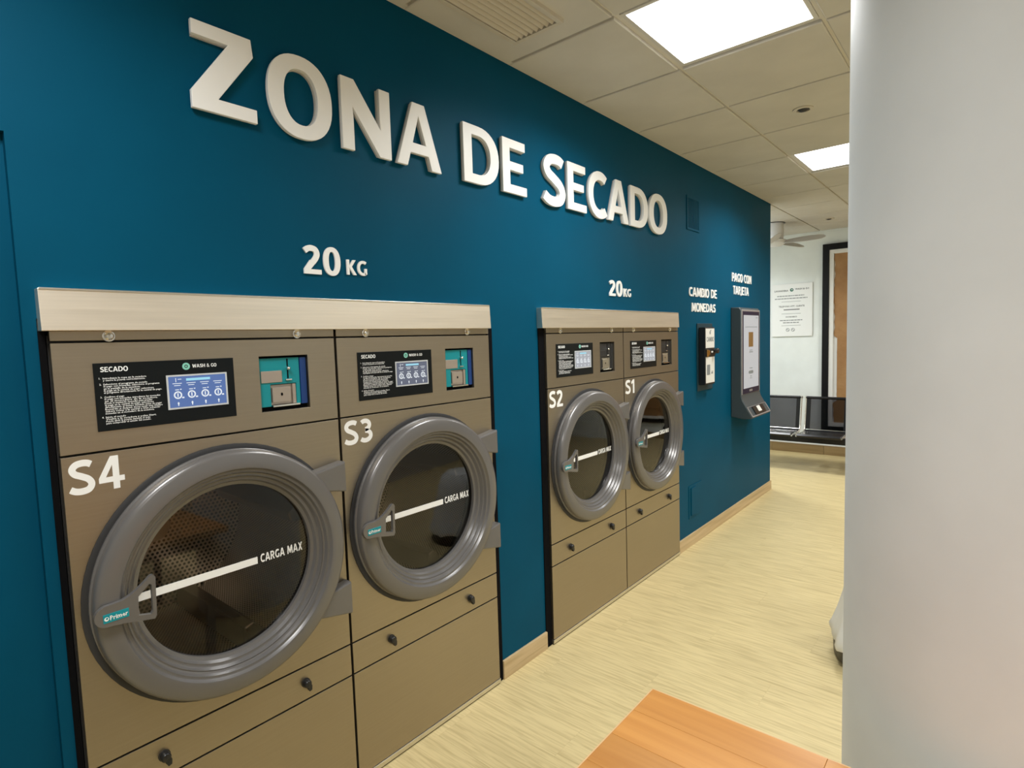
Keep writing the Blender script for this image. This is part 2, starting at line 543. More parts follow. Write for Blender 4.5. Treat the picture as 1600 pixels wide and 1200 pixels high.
    if ch == '&':
        return .86, [stroke(catmull([(.84, .02), (.5, .40), (.22, .72), (.25, .88), (.38, .93), (.5, .86), (.48, .70), (.18, .44), (.10, .26), (.20, .10), (.42, .08), (.62, .22), (.74, .48)]), .14)]
    if ch == '.':
        return .2, [P((0, 0), (0, .2), (.2, .2), (.2, 0))]
    if ch == ',':
        return .2, [P((0, -.1), (.05, .2), (.22, .2), (.12, -.1))]
    return .32, []

def glyph_bounds(shapes):
    xs = [p[0] for s in shapes for lp in s for p in lp]; ys = [p[1] for s in shapes for lp in s for p in lp]
    return min(xs), max(xs), min(ys), max(ys)

def letter_mb(mb, ch, x0, x1, z0, z1, d0, d1, frame):
    """one glyph stretched to a box"""
    w, shapes = glyph(ch)
    a, b, c, d = glyph_bounds(shapes)
    for s in shapes:
        mb.prism([[(x0 + (p[0] - a) / (b - a) * (x1 - x0), z0 + (p[1] - c) / (d - c) * (z1 - z0)) for p in lp] for lp in s], d0, d1, frame)
    return mb

def text_width(txt, h, sp=.10):
    return sum((glyph(c)[0] + sp) for c in txt) * h - sp * h

def text_mb(mb, txt, x, z, h, d0, d1, frame, width=None, sp=.10, align='l'):
    tw = text_width(txt, h, sp)
    k = 1.0 if width is None else width / tw
    cx = x if align == 'l' else x - tw * k / 2
    for c in txt:
        w, shapes = glyph(c)
        for s in shapes:
            mb.prism([[(cx + p[0] * h * k, z + p[1] * h) for p in lp] for lp in s], d0, d1, frame)
        cx += (w + sp) * h * k
    return mb

def font_mb(mb, txt, x, z, size, width, depth, frame, align='l'):
    """small running text in the built-in face"""
    cu = bpy.data.curves.new('txt', 'FONT')
    cu.body = txt; cu.size = 1.0; cu.resolution_u = 1; cu.offset = .02
    ob = bpy.data.objects.new('txt', cu)
    COL.objects.link(ob)
    dg = bpy.context.evaluated_depsgraph_get()
    me = bpy.data.meshes.new_from_object(ob.evaluated_get(dg))
    bpy.data.objects.remove(ob); bpy.data.curves.remove(cu)
    if len(me.vertices):
        xs = [v.co.x for v in me.vertices]
        a, b = min(xs), max(xs)
        kx = width / (b - a) if width else size
        o, U, V, N = [Vector(t) for t in frame]
        n = len(mb.v)
        ox = x if align == 'l' else x - (b - a) * kx / 2
        for v in me.vertices:
            mb.v.append(tuple(o + U * (ox + (v.co.x - a) * kx) + V * (z + v.co.y * size) + N * depth))
        for p in me.polygons:
            mb.f.append(tuple(n + i for i in p.vertices))
    bpy.data.meshes.remove(me)
    return mb

# ================================================================== THE SETTING
WALL_Y = .015          # teal wall face
CEIL = 2.8075
XE = 5.952             # end of the teal wall
XF = 8.0               # far wall face
XB = -1.6              # wall behind the camera
YO = -4.135            # opposite wall
YN = 1.815             # side of the far room

# floor: slab with planks lying along y
fl = struct('floor', MB().box(XB, XF + .1, YO, YN, -.10, -.008), 'floor_base', 'beige wood-look vinyl plank floor')
PW, PL = .19, 1.22
plank_me = None
row = 0
x = XB
mbp = MB()
w2, l2, c = PW / 2 - .0001, PL / 2 - .0001, .0004
mbp.v = [(-w2, -l2, -.008), (w2, -l2, -.008), (w2, l2, -.008), (-w2, l2, -.008), (-w2, -l2, -c), (w2, -l2, -c), (w2, l2, -c), (-w2, l2, -c),
         (-w2 + c, -l2 + c, 0), (w2 - c, -l2 + c, 0), (w2 - c, l2 - c, 0), (-w2 + c, l2 - c, 0)]
mbp.f = [(0, 1, 5, 4), (1, 2, 6, 5), (2, 3, 7, 6), (3, 0, 4, 7), (4, 5, 9, 8), (5, 6, 10, 9), (6, 7, 11, 10), (7, 4, 8, 11), (8, 9, 10, 11)]
plank_me = mbp.mesh('plank', 'floor')
while x < XF:
    off = (row * .43) % PL
    y = YO - off
    y1lim = .86 if x + PW < XE else YN
    while y < y1lim:
        add_obj('plank', plank_me, fl, (x + PW / 2, y + PL / 2, 0))
        y += PL
    x += PW; row += 1

# teal wall with the two dryer bays and a flush door
A0, W, B0 = .3265, .7652, 2.267
MACH_TOP = 1.616
OP1 = (.312, 1.874); OP2 = (2.222, 3.800)
DOOR = (-.62, .286, 2.065)
tw = MB()
th = WALL_Y + .10
def wseg(x0, x1, z0, z1):
    tw.box(x0, x1, WALL_Y, th, z0, z1)
wseg(XB, DOOR[0], 0, CEIL); wseg(DOOR[0], DOOR[1], DOOR[2], CEIL); wseg(DOOR[1], OP1[0], 0, CEIL)
wseg(OP1[0], OP1[1], MACH_TOP + .03, CEIL); wseg(OP1[1], OP2[0], 0, CEIL); wseg(OP2[0], OP2[1], MACH_TOP + .03, CEIL); wseg(OP2[1], XE, 0, CEIL)
struct('wall_left', tw, 'teal', 'teal painted wall with white raised lettering and built-in dryers')
d1 = struct('door_1', MB().box(DOOR[0], DOOR[1], WALL_Y + .022, WALL_Y + .062, .004, DOOR[2]), 'teal', 'flush teal door leaf beside the nearest dryer')
# dark plant space behind the dryers, closed off
struct('wall_plant_room', MB().box(XB, XE - .1, .96, 1.02, 0, CEIL), 'black_gap', 'dark back wall of the plant space behind the dryers')
struct('wall_end', MB().box(XE - .10, XE, th, YN, 0, CEIL), 'white_wall', 'white end face of the teal wall')
struct('wall_far', MB().box(XF, XF + .1, YO, YN, 0, CEIL), 'white_wall', 'white far wall with notice board and papered window')
struct('wall_far_side', MB().box(XE, XF, YN, YN + .1, 0, CEIL), 'white_wall', 'white side wall of the far room')
struct('wall_opposite', MB().box(XB, XF, YO - .1, YO, 0, CEIL), 'grey_wall', 'pale grey wall opposite the dryers')
struct('wall_back', MB().box(XB - .1, XB, YO, YN, 0, CEIL), 'grey_wall', 'pale grey wall behind the camera')

# baseboards on the teal wall
BH = .088
b1 = struct('baseboard_left', MB().box(OP1[1] + .012, OP2[0], .003, WALL_Y, 0, BH), 'skirting', 'short beige wood skirting between the dryer pairs', .0012)
b2 = struct('baseboard_right', MB().box(OP2[1], XE + .010, .003, WALL_Y, 0, BH), 'skirting', 'long beige wood skirting under the payment machines', .0012)
b3 = struct('baseboard_end', MB().box(XE, XE + .012, WALL_Y, YN, 0, BH), 'skirting', 'beige skirting around the end of the teal wall', .0012)

# far wall skirting: separate tiles under a pale metal edge
fb = struct('baseboard_far', MB().box(XF - .016, XF, -2.6, YN, .118, .130), 'frame_white', 'brown tiled skirting with pale metal edge on the far wall')
tl = .62
y = -.045 + .002 - tl * 4
tile_me = MB().box(-.012, 0, .0015, tl - .0015, 0, .118).mesh('skirting_tile', 'far_tile')
while y < YN - tl:
    add_obj('skirting_tile', tile_me, fb, (XF, y, 0), .001)
    y += tl

# ceiling: slab, rails and lay-in tiles
ce = struct('ceiling', MB().box(XB, XF + .1, YO, YN, CEIL + .02, CEIL + .10), 'grid', 'suspended ceiling of beige mineral tiles in a metal grid')
GX = [2.055 + .6 * k for k in range(-6, 11)]
rows_ = [(-.535, .015)] + [(-.535 - .6 * (i + 1), -.535 - .6 * i) for i in range(6)]
lights = []
def tile_at(x0, x1, y0, y1):
    key = (round(x1 - x0, 2), round(y1 - y0, 2))
    if key not in tile_cache:
        a, b_ = (x1 - x0) / 2 - .0085, (y1 - y0) / 2 - .0085
        e = .004
        mb = MB()
        z = [-.012, -.004, 0.0]
        mb.v = [(sx * a, sy * b_, .012) for sx, sy in ((-1, -1), (1, -1), (1, 1), (-1, 1))] + \
               [(sx * a, sy * b_, -.011) for sx, sy in ((-1, -1), (1, -1), (1, 1), (-1, 1))] + \
               [(sx * (a - e), sy * (b_ - e), -.014) for sx, sy in ((-1, -1), (1, -1), (1, 1), (-1, 1))]
        mb.f = [(0, 1, 2, 3), (0, 4, 5, 1), (1, 5, 6, 2), (2, 6, 7, 3), (3, 7, 4, 0), (4, 8, 9, 5), (5, 9, 10, 6), (6, 10, 11, 7), (7, 11, 8, 4), (8, 11, 10, 9)]
        tile_cache[key] = mb.mesh('ceiling_tile', 'tile')
    add_obj('ceiling_tile', tile_cache[key], ce, ((x0 + x1) / 2, (y0 + y1) / 2, CEIL))
tile_cache = {}
LIT = {(-4, 1), (0, 1), (4, 1), (-4, 5), (0, 5), (4, 5), (7, 2)}  # includes unseen panels added to brighten the column, dryer fronts and far wall
for i in range(len(GX) - 1):
    k = i - 6
    for j, (y0, y1) in enumerate(rows_):
        x0, x1 = max(GX[i], XB), min(GX[i + 1], XF)
        if (k, j) in LIT:
            lights.append((x0, x1, y0, y1))
            continue
        if k == -1 and j == 0:      # the tile that carries the air grille is cut in a frame around it below
            pass
        tile_at(x0, x1, y0, y1)
FAR_ROWS = [(.015, .615), (.615, 1.215), (1.215, YN)]
for i in range(len(GX) - 1):
    if GX[i + 1] <= XE - .05:
        continue
    for j, (y0, y1) in enumerate(FAR_ROWS):
        x0, x1 = max(GX[i], XE), min(GX[i + 1], XF)
        if i - 6 == 7 and j == 1:
            lights.append((x0, x1, y0, y1)); continue  # unseen panel added to brighten the far room
        if x1 - x0 > .05:
            tile_at(x0, x1, y0, y1)
for gx in GX:
    if XB < gx < XF:
        part('ceiling_rail', MB().box(gx - .012, gx + .012, YO, .015 if gx < XE else YN, CEIL + .001, CEIL + .02), 'grid', ce)
for (y0, y1) in rows_[:-1] + [(.615, 0), (1.215, 0)]:
    xs0 = XB if y0 < .1 else XE
    part('ceiling_rail', MB().box(xs0, XF, y0 - .012, y0 + .012, CEIL - .001, CEIL + .02), 'grid', ce)
struct('trim_1', MB().box(XB, XF - .02, -.012, WALL_Y, CEIL - .010, CEIL + .004), 'trim', 'pale angle trim along the top of the teal wall', .001)

# grey column
struct('column', MB().lathe([(.0001, 0), (.37, 0), (.37, CEIL), (.0001, CEIL)], (1.60, -1.793, 0), 'z', 96), 'column', 'wide smooth light grey column at the right', 0, 40)

# ------------------------------------------------------------------ papered window in the far wall
def fwy(y): return -1.7014 + (y + 1.7014) * (XF / 7.87)
def fwz(z): return 1.5598 + (z - 1.5598) * (XF / 7.87)
wy1, wy0 = fwy(-.045), -2.75       # left edge seen from the camera is the larger y
wz0, wz1 = .30, fwz(2.60)
bk = fwy(-.116); wk = fwy(-.165)
wm = MB()
fx0, fx1 = XF - .05, XF
fr = wy1 - bk
wm.box(fx0, fx1, bk, wy1, wz0, wz1).box(fx0, fx1, wy0, wy0 + fr, wz0, wz1).box(fx0, fx1, wy0 + fr, bk, wz1 - fr, wz1).box(fx0, fx1, wy0 + fr, bk, wz0, wz0 + fr)
win = struct('window_1', wm, 'frame_black', 'black framed shop window covered with brown paper', .002)
ws = bk - wk
part('window_frame', MB().box(fx0 + .012, fx1, wk, bk, wz0 + fr, wz1 - fr).box(fx0 + .012, fx1, wy0 + fr, wy0 + fr + ws, wz0 + fr, wz1 - fr)
     .box(fx0 + .012, fx1, wy0 + fr + ws, wk, wz1 - fr - ws, wz1 - fr).box(fx0 + .012, fx1, wy0 + fr + ws, wk, wz0 + fr, wz0 + fr + ws), 'frame_white', win, .003)
pm = MB()
py0, py1, pz0, pz1 = wy0 + fr + ws, wk, wz0 + fr + ws, wz1 - fr - ws
NY, NZ = 60, 60
for j in range(NZ + 1):
    for i in range(NY + 1):
        yy = py0 + (py1 - py0) * i / NY
        zz = pz0 + (pz1 - pz0) * j / NZ
        e = 0
        if i == NY:
            e = .005 * math.sin(j * 1.7) + (.050 if 7 < j < 31 else .006) + .006 * math.cos(j * .35)
            yy -= max(0, e)
        pm.v.append((fx0 + .030 + .003 * math.sin(yy * 9 + zz * 5) + .002 * math.sin(zz * 17 - yy * 11), yy, zz))
for j in range(NZ):
    for i in range(NY):
        a = j * (NY + 1) + i
        pm.f.append((a, a + 1, a + NY + 2, a + NY + 1))
part('paper_cover', pm, 'kraft', win, 0, 60, label='brown kraft paper')
part('window_pane', MB().box(fx0 + .040, fx0 + .046, py0, py1, pz0, pz1), 'frame_white', win)

# ================================================================== LIGHTS IN THE CEILING
LIGHT_LABELS = {0: 'square glowing ceiling light panel above the first dryer, out over the camera',
                }
def light_label(x0, y0):
    if y0 > .1: return 'unseen ceiling light panel added to brighten the far room'
    if -2.0 < y0 < -1.5: return 'unseen ceiling light panel added behind the column to light the far wall'
    first = y0 > -1.2
    d = {-.345: 'behind the camera', 2.055: 'nearest', 4.455: 'second', 6.855: 'farthest'}
    k = min(d, key=lambda t: abs(t - x0))
    if first:
        return {'behind the camera': 'square white ceiling light panel above the table, behind the camera',
                'nearest': 'large bright square ceiling light panel at the top, nearest the camera',
                'second': 'smaller bright ceiling light panel partly hidden by the grey column',
                'farthest': 'bright ceiling light panel behind the grey column near the far wall'}[d[k]]
    return {'behind the camera': 'unseen ceiling light panel added as fill by the opposite wall, behind the camera',
            'nearest': 'unseen ceiling light panel added as fill by the opposite wall, level with the column',
            'second': 'square ceiling light panel by the opposite wall, halfway down the room',
            'farthest': 'square ceiling light panel by the opposite wall, near the papered window'}[d[k]]
for (x0, x1, y0, y1) in lights:
    cx, cy = (x0 + x1) / 2, (y0 + y1) / 2
    a, b_ = (x1 - x0) / 2 - .014, (y1 - y0) / 2 - .014
    t = thing('ceiling_light', light_label(x0, y0), 'ceiling light', (cx, cy, CEIL - .001), 'square ceiling light panels')
    fm = MB()
    rw = .018
    fm.box(-a, a, -b_, -b_ + rw, -.0035, .012).box(-a, a, b_ - rw, b_, -.0035, .012).box(-a, -a + rw, -b_ + rw, b_ - rw, -.0035, .012).box(a - rw, a, -b_ + rw, b_ - rw, -.0035, .012)
    part('frame', fm, 'panel_frame', t, .002)
    part('diffuser', MB().box(-a + rw, a - rw, -b_ + rw, b_ - rw, -.0045, .010), 'panel_glow', t)
    ld = bpy.data.lights.new('panel_lamp', 'AREA')
    ld.shape = 'RECTANGLE'; ld.size = 2 * (a - rw); ld.size_y = 2 * (b_ - rw)
    ld.energy = PANEL_WATTS; ld.color = (.985, 1.0, 1.0); ld.spread = math.radians(PANEL_SPREAD)
    lo_b = bpy.data.objects.new('panel_lamp', ld)
    COL.objects.link(lo_b); lo_b.parent = t; lo_b.location = (0, 0, -.0055)

# air grille in the ceiling
gv = thing('ceiling_vent', 'beige slatted air grille in the ceiling above the lettering', 'air vent', (1.66, -.262, CEIL - .009))
hw, hh = .245, .103
part('frame', MB().box(-hw - .02, hw + .02, -hh - .02, -hh, -.020, -.004).box(-hw - .02, hw + .02, hh, hh + .02, -.020, -.004)
     .box(-hw - .02, -hw, -hh, hh, -.020, -.004).box(hw, hw + .02, -hh, hh, -.020, -.004), 'vent', gv, .001)
part('backing', MB().box(-hw, hw, -hh, hh, -.0056, -.0046), 'black_gap', gv)
NS = 8
sl_me = None
for i in range(NS):
    yy = -hh + (i + .5) * 2 * hh / NS
    mb = MB()
    p = [(-.0075, -.0060), (.0055, -.0190), (.0085, -.0180), (-.0045, -.0060)]
    mb.v = [(sx * (hw - .001), q[0], q[1]) for sx in (-1, 1) for q in p]
    mb.f = [(0, 1, 2, 3), (7, 6, 5, 4), (0, 4, 5, 1), (1, 5, 6, 2), (2, 6, 7, 3), (3, 7, 4, 0)]
    if sl_me is None:
        sl_me = mb.mesh('slat', 'vent')
    add_obj('slat', sl_me, gv, (0, yy, 0))

def detector(x, y, lab, r=.052):
    t = thing('ceiling_detector', lab, 'detector', (x, y, CEIL - .014), 'round ceiling detectors')
    part('rim', MB().lathe([(r * .62, .0), (r * .66, -.008), (r, -.006), (r, 0)], (0, 0, 0), 'z', 28), 'vent', t, 0, 40)
    part('lens', MB().lathe([(.0001, -.016), (r * .3, -.014), (r * .5, -.007), (r * .62, -.001)], (0, 0, 0), 'z', 24), 'ring_dark', t, 0, 60)
detector(3.586, -.838, 'small round ceiling detector between the two light panels')
detector(7.20, -.235, 'small round ceiling detector in front of the far wall')

# ================================================================== RAISED LETTERING
Z0, Z1 = 2.224, 2.462
LET = [('Z', .686, .868), ('O', .905, 1.124), ('N', 1.160, 1.363), ('A', 1.388, 1.608), ('D', 1.734, 1.953), ('E', 1.978, 2.146),
       ('S', 2.272, 2.460), ('E', 2.482, 2.656), ('C', 2.677, 2.868), ('A', 2.879, 3.113), ('D', 3.137, 3.360), ('O', 3.377, 3.632)]
sg = thing('wall_lettering', 'large raised white letters ZONA DE SECADO across the teal wall', 'lettering', (LET[0][1], WALL_Y, Z0))
for ch, a, b_ in LET:
    ov = .008 if ch in 'OSC' else 0
    mb = letter_mb(MB(), ch, a - LET[0][1], b_ - LET[0][1], -ov, Z1 - Z0 + ov, .008, .021, wall_frame())
    o = part('letter', mb, 'letter', sg, .0018)
    bk_ = letter_mb(MB(), ch, a - LET[0][1] + .004, b_ - LET[0][1] - .004, -ov + .004, Z1 - Z0 + ov - .004, .0, .008, wall_frame())
    part('letter_backing', bk_, 'letter_side', o)

def wall_words(name, label, lines, thick=.006):
    x0 = lines[0][1]; zz = lines[0][2]
    t = thing(name, label, 'lettering', (x0, WALL_Y, zz))
    for txt, x, z, h, w in lines:
        cx = x
        tw_ = text_width(txt, h)
        k = w / tw_
        for c in txt:
            gw, shapes = glyph(c)
            if shapes:
                mb = MB()
                for s in shapes:
                    mb.prism([[(cx - x0 + p[0] * h * k, z - zz + p[1] * h) for p in lp] for lp in s], 0, thick, wall_frame())
                part('letter', mb, 'white_vinyl', t)
            cx += (gw + .10) * h * k
    return t
wall_words('capacity_lettering', 'white 20 KG lettering above the left dryer pair', [('20', .998, 1.797, .092, .137), ('KG', 1.160, 1.804, .051, .082)])
wall_words('capacity_lettering', 'white 20 KG lettering above the right dryer pair', [('20', 2.900, 1.800, .090, .150), ('KG', 3.065, 1.801, .048, .090)])
wall_words('machine_lettering', 'white letters CAMBIO DE MONEDAS above the coin changer', [('CAMBIO DE', 4.015, 1.841, .066, .528), ('MONEDAS', 4.058, 1.731, .064, .457)])
wall_words('machine_lettering', 'white letters PAGO CON TARJETA above the card terminal', [('PAGO CON', 4.886, 1.998, .072, .487), ('TARJETA', 4.915, 1.892, .071, .388)])

# ================================================================== DRYERS
MC = {}
def cached(key, fn):
    if key not in MC:
        MC[key] = fn()
    return MC[key]

CX, CZ = W / 2, .921          # door centre on each machine
def plate_with_hole(x0, x1, z0, z1, cx, cz, r, y0, y1, N=64):
    outer = [(x0, z0), (x1, z0), (x1, z1), (x0, z1)]
    hole = [(cx + r * math.cos(2 * math.pi * i / N), cz + r * math.sin(2 * math.pi * i / N)) for i in range(N)]
    return MB().prism([outer, hole], y0, y1, wall_frame())

def handle_loops():
    # outline in machine coordinates: rounded left end, flaring to a triangular grip with an open loop
    cx, cz = .055, .923
    left = [(cx + .0275 * math.cos(a), cz - .0005 + .0265 * math.sin(a)) for a in [math.radians(d) for d in range(100, 281, 15)]]
    top = catmull([(.050, .949), (.085, .951), (.112, .962), (.135, .978), (.150, .991), (.158, .993)], 5)
    low = [(.163, .986), (.162, .960), (.160, .886), (.155, .878), (.120, .885), (.090, .892)]
    outer = left[::-1]
    outer = top + low + left[::-1][0:0]
    pts = top + low + list(reversed(left))
    hole = [(.120, .900), (.148, .893), (.152, .900), (.153, .968), (.148, .972), (.122, .948)]
    return [pts, hole]

INSTR = [  # (line, indent, dy, width, tone)
    ('1.', 'Introduzca la ropa en la secadora', 0.0, .150), ('', 'y cierre la puerta correctamente.', 1.0, .146),
    ('2.', 'Seleccione el programa de secado', 2.9, .152), ('', 'Si pago con monedas, seleccione el programa', 3.9, .196), ('', 'en la pantalla de la secadora.', 5.0, .126),
    ('', 'Si paga en la central de pago, seleccione', 6.0, .174), ('', 'el programa directamente en la central de pago.', 7.0, .204),
    ('3.', 'Confirme el pago', 9.1, .068), ('', 'Si paga con monedas, introduzca las monedas', 10.1, .196), ('', 'en el monedero de la secadora.', 11.1, .186),
    ('', 'Puede ir metiendo monedas para ampliar', 12.1, .166), ('', 'Si paga en la central de pago, seleccione', 13.1, .170), ('', 'directamente el tiempo deseado antes de pagar', 14.1, .200),
    ('', 'Recuerde: si despues desea secar mas tiempo', 15.1, .202), ('', 'debera volver a la central o bien echando', 16.1, .192), ('', 'monedas en el monedero de la secadora.', 17.1, .170),
    ('4.', 'Inicie el secado', 18.9, .068), ('', 'Vuelva a la secadora y pulse Start.', 19.9, .176), ('', 'Puede abrir la puerta durante el ciclo', 20.9, .154), ('', 'para comprobar el estado del secado.', 21.9, .156)]

def instr_mesh():
    mb = MB()
    F = wall_frame()
    text_mb(mb, 'SECADO', .014, .148, .0125, .0, .0006, F, .060)
    z = .1300
    for num, ln, dy, w in INSTR:
        zz = z - dy * .00515
        if num:
            font_mb(mb, num, .010, zz, .0062, None, .0006, F)
        font_mb(mb, ln, .018, zz, .0060, w * .64, .0006, F)
    return mb.mesh('printed_text', 'print')

def brand_mesh():
    return text_mb(MB(), 'WASH & GO', .228, .1475, .0095, .0, .0006, wall_frame(), .064).mesh('brand_name', 'print')

def logo_mesh():
    mb = MB()
    mb.prism([se(.212, .152, .0098, .0098, 2, 28), se(.212, .152, .0045, .0045, 2, 20)], 0, .0006, wall_frame())
    mb.prism([se(.212, .152, .0024, .0024, 2, 16)], 0, .0006, wall_frame())
    return mb.mesh('round_logo', 'mint')

def icons_mesh(w, h):
    mb = MB(); F = wall_frame()
    def rect(x0, x1, z0, z1): mb.prism([[(x0, z0), (x1, z0), (x1, z1), (x0, z1)]], 0, .0005, F)
    for i in range(4):
        cx = w * (.145 + .236 * i)
        cz = h * .40
        mb.prism([se(cx, cz, .0105, .0105, 2, 22), se(cx, cz, .0070, .0070, 2, 18)], 0, .0005, F)
        rect(cx - .0014, cx + .0014, cz - .005, cz + .005)
        rect(cx + .010, cx + .0155, cz - .0095, cz - .0055)
        rect(cx - .006, cx + .0035, cz + .0135, cz + .0155); rect(cx + .006, cx + .010, cz + .014, cz + .0165)
        rect(cx - .0115, cx + .0115, h * .765, h * .785); rect(cx - .008, cx + .008, h * .70, h * .72)
        mb.prism([se(cx, h * .13, .0022, .0036, 2, 12)], 0, .0005, F)
        rect(cx - .0012, cx + .0012, h * .05, h * .10)
    rect(w * .12, w * .13, h * .82, h * .95); rect(w * .16, w * .22, h * .90, h * .92)
    return mb.mesh('screen_icons', 'icon')
def bar_mesh(w, h):
    mb = MB()
    mb.prism([[(w * .30, h * .845), (w * .72, h * .845), (w * .72, h * .925), (w * .30, h * .925)]], 0, .0005, wall_frame())
    return mb.mesh('screen_title_bar', 'icon_cyan')

def ring_profile():
    # (radius, y) from the panel outwards and back in to the glass
    return [(.352, .0), (.352, -.012), (.347, -.015), (.347, -.022), (.351, -.027), (.350, -.040), (.345, -.0475), (.338, -.0505), (.3045, -.0545), (.2990, -.0535), (.2965, -.0490),
            (.2935, -.0445), (.2890, -.0430), (.2865, -.0435), (.2845, -.0395), (.2820, -.0330), (.2780, -.0310), (.2745, -.0318), (.2725, -.0275), (.2695, -.0205), (.2650, -.0185), (.2610, -.0190),
            (.2590, -.0150), (.2560, -.0085), (.2510, -.0065), (.2465, -.0050), (.2465, .012)]

def dryer(x0, num, screen_mat, screw_mat, coin_style, label):
    t = thing('tumble_dryer', label, 'tumble dryer', (x0, 0, 0), 'built-in tumble dryers')
    g = .0045
    a, b = g, W - g
    def P_(name, key, fn, parent=None, loc=(0, 0, 0), bevel=0.0, lab=None):
        o = add_obj(name, cached(key, fn), parent or t, loc, bevel)
        if lab: o['label'] = lab
        return o
    # carcass: open-fronted shell that holds the drum
    P_('carcass', 'carcass', lambda: MB().box(.002, .010, .019, .86, .02, MACH_TOP - .01).box(W - .010, W - .002, .019, .86, .02, MACH_TOP - .01)
       .box(.010, W - .010, .85, .86, .02, MACH_TOP - .01).box(.010, W - .010, .019, .85, .02, .03).box(.010, W - .010, .019, .85, MACH_TOP - .02, MACH_TOP - .01)
       .box(.002, W - .002, .0185, .0195, 1.30, MACH_TOP - .01).box(.002, W - .002, .0185, .0195, .02, .53).mesh('carcass', 'carcass'))
    st = 'steel'
    P_('top_rail', 'top_rail', lambda: MB().box(a, b, 0, .018, 1.593, 1.616).mesh('top_rail', st), bevel=.0008)
    P_('control_fascia', 'fascia', lambda: MB().prism([[(a, 1.3185), (b, 1.3185), (b, 1.587), (a, 1.587)],
        [(.501, 1.366), (.661, 1.366), (.661, 1.536), (.501, 1.536)][::-1]], -.018, 0, wall_frame()).mesh('control_fascia', st), bevel=.0008)
    P_('door_panel', 'door_panel', lambda: plate_with_hole(a, b, .5245, 1.3130, CX, CZ, .300, -.018, 0).mesh('door_panel', st), bevel=.0008)
    dr = P_('lint_drawer', 'drawer', lambda: MB().box(a, b, 0, .018, .4120, .5190).mesh('lint_drawer', st), bevel=.0008)
    P_('bottom_panel', 'bottom', lambda: MB().box(a, b, 0, .018, .0270, .4065).mesh('bottom_panel', st), bevel=.0008)
    P_('kick_strip', 'kick', lambda: MB().box(.001, W - .001, -.002, .018, .0060, .0245).mesh('kick_strip', 'alu'), bevel=.0008)
    P_('foot_rail', 'foot', lambda: MB().box(.004, W - .004, .003, .30, .0, .006).mesh('foot_rail', 'black_gap'))
    # bolts in the top rail
    for sx in (.122, .628):
        P_('bolt', 'bolt', lambda: MB().lathe([(.0001, -.013), (.007, -.0122), (.0100, -.009), (.0100, -.003), (.014, -.0025), (.014, 0)], (0, 0, 0), 'y', 16).mesh('bolt', 'chrome', 40), loc=(sx, 0, 1.603))
    # locks on the drawer
    def lock():
        mb = MB().lathe([(.0001, -.020), (.010, -.019), (.0125, -.016), (.0125, -.004), (.015, -.003), (.015, 0)], (0, 0, 0), 'y', 20)
        return mb.mesh('lock', 'black_plastic', 40)
    def lever():
        mb = MB().prism([[(-.006, -.002), (.008, .004), (.014, -.010), (.013, -.024), (.004, -.027), (-.002, -.016)]], .004, .017, wall_frame())
        return mb.mesh('lock_lever', 'black_plastic')
    for sx in (.170, .588):
        lk = P_('lock', 'lock', lock, dr, (sx, 0, .468))
        P_('lock_lever', 'lever', lever, dr, (sx, 0, .468), .0015)
    # number
    mbn = MB()
    text_mb(mbn, num, .014, 1.218, .084, .0, .0008, wall_frame(), .118)
    part('number_sticker', mbn, 'white_vinyl', t, label='white number ' + num)
    # instruction panel and screen
    ip = P_('instruction_panel', 'panel', lambda: MB().box(0, .340, -.0030, 0, 0, .170).mesh('instruction_panel', 'black_panel'), loc=(.0835, 0, 1.366), bevel=.0008, lab='black panel with printed instructions')
    P_('printed_text', 'instr', instr_mesh, ip, (0, -.0032, 0))
    P_('round_logo', 'logo', logo_mesh, ip, (0, -.0032, 0))
    P_('brand_name', 'brand', brand_mesh, ip, (0, -.0032, 0))
    SW, SH = .149, .084
    sc = add_obj('screen', cached('screen' + screen_mat, lambda: MB().box(0, SW, -.0012, 0, 0, SH).mesh('screen', screen_mat)), t, (.248, -.0031, 1.4075))
    sc['label'] = 'lit touch screen with four round icons'
    fr_ = .0045
    P_('screen_frame', 'sframe', lambda: MB().box(-fr_, SW + fr_, -.0022, 0, -fr_, 0).box(-fr_, SW + fr_, -.0022, 0, SH, SH + fr_).box(-fr_, 0, -.0022, 0, 0, SH).box(SW, SW + fr_, -.0022, 0, 0, SH).mesh('screen_frame', 'lcd_frame'), sc)
    P_('screen_icons', 'icons', lambda: icons_mesh(SW, SH), sc, (0, -.0013, 0))
    P_('screen_title_bar', 'bar', lambda: bar_mesh(SW, SH), sc, (0, -.0013, 0))
    # coin unit, sunk into the fascia
    cu = thing_part('coin_unit', t, (.501, .018, 1.366))
    teal = coin_style == 'teal'
    pl, side = ('coin_teal', 'coin_blue') if teal else ('coin_dark', 'coin_dark')
    cu['label'] = ('turquoise and blue' if teal else 'charcoal') + ' coin slot unit'
    def add(name, mb, mat, bevel=.0006, smooth=None):
        return add_obj(name, cached(name + mat + str(len(mb.v)) + coin_style, lambda: mb.mesh(name, mat, smooth)), cu, (0, 0, 0), bevel)
    wv, hv = .160, .170
    add('housing', MB().box(0, wv, .0, .004, 0, hv), 'black_gap', 0)
    add('face_plate', MB().box(.004, .134, -.008, 0, .082, .163).box(.004, .036, -.008, 0, .014, .082).box(.121, .134, -.008, 0, .014, .082), pl)
    add('side_plate', MB().box(.136, .157, -.010, 0, .014, .163), side)
    add('metal_label', MB().box(.007, .074, -.0105, -.008, .088, .124), 'coin_metal' if teal else 'coin_dark')
    add('coin_slot', MB().box(.0925, .0965, -.0090, -.0080, .098, .160), 'black_gap', 0)
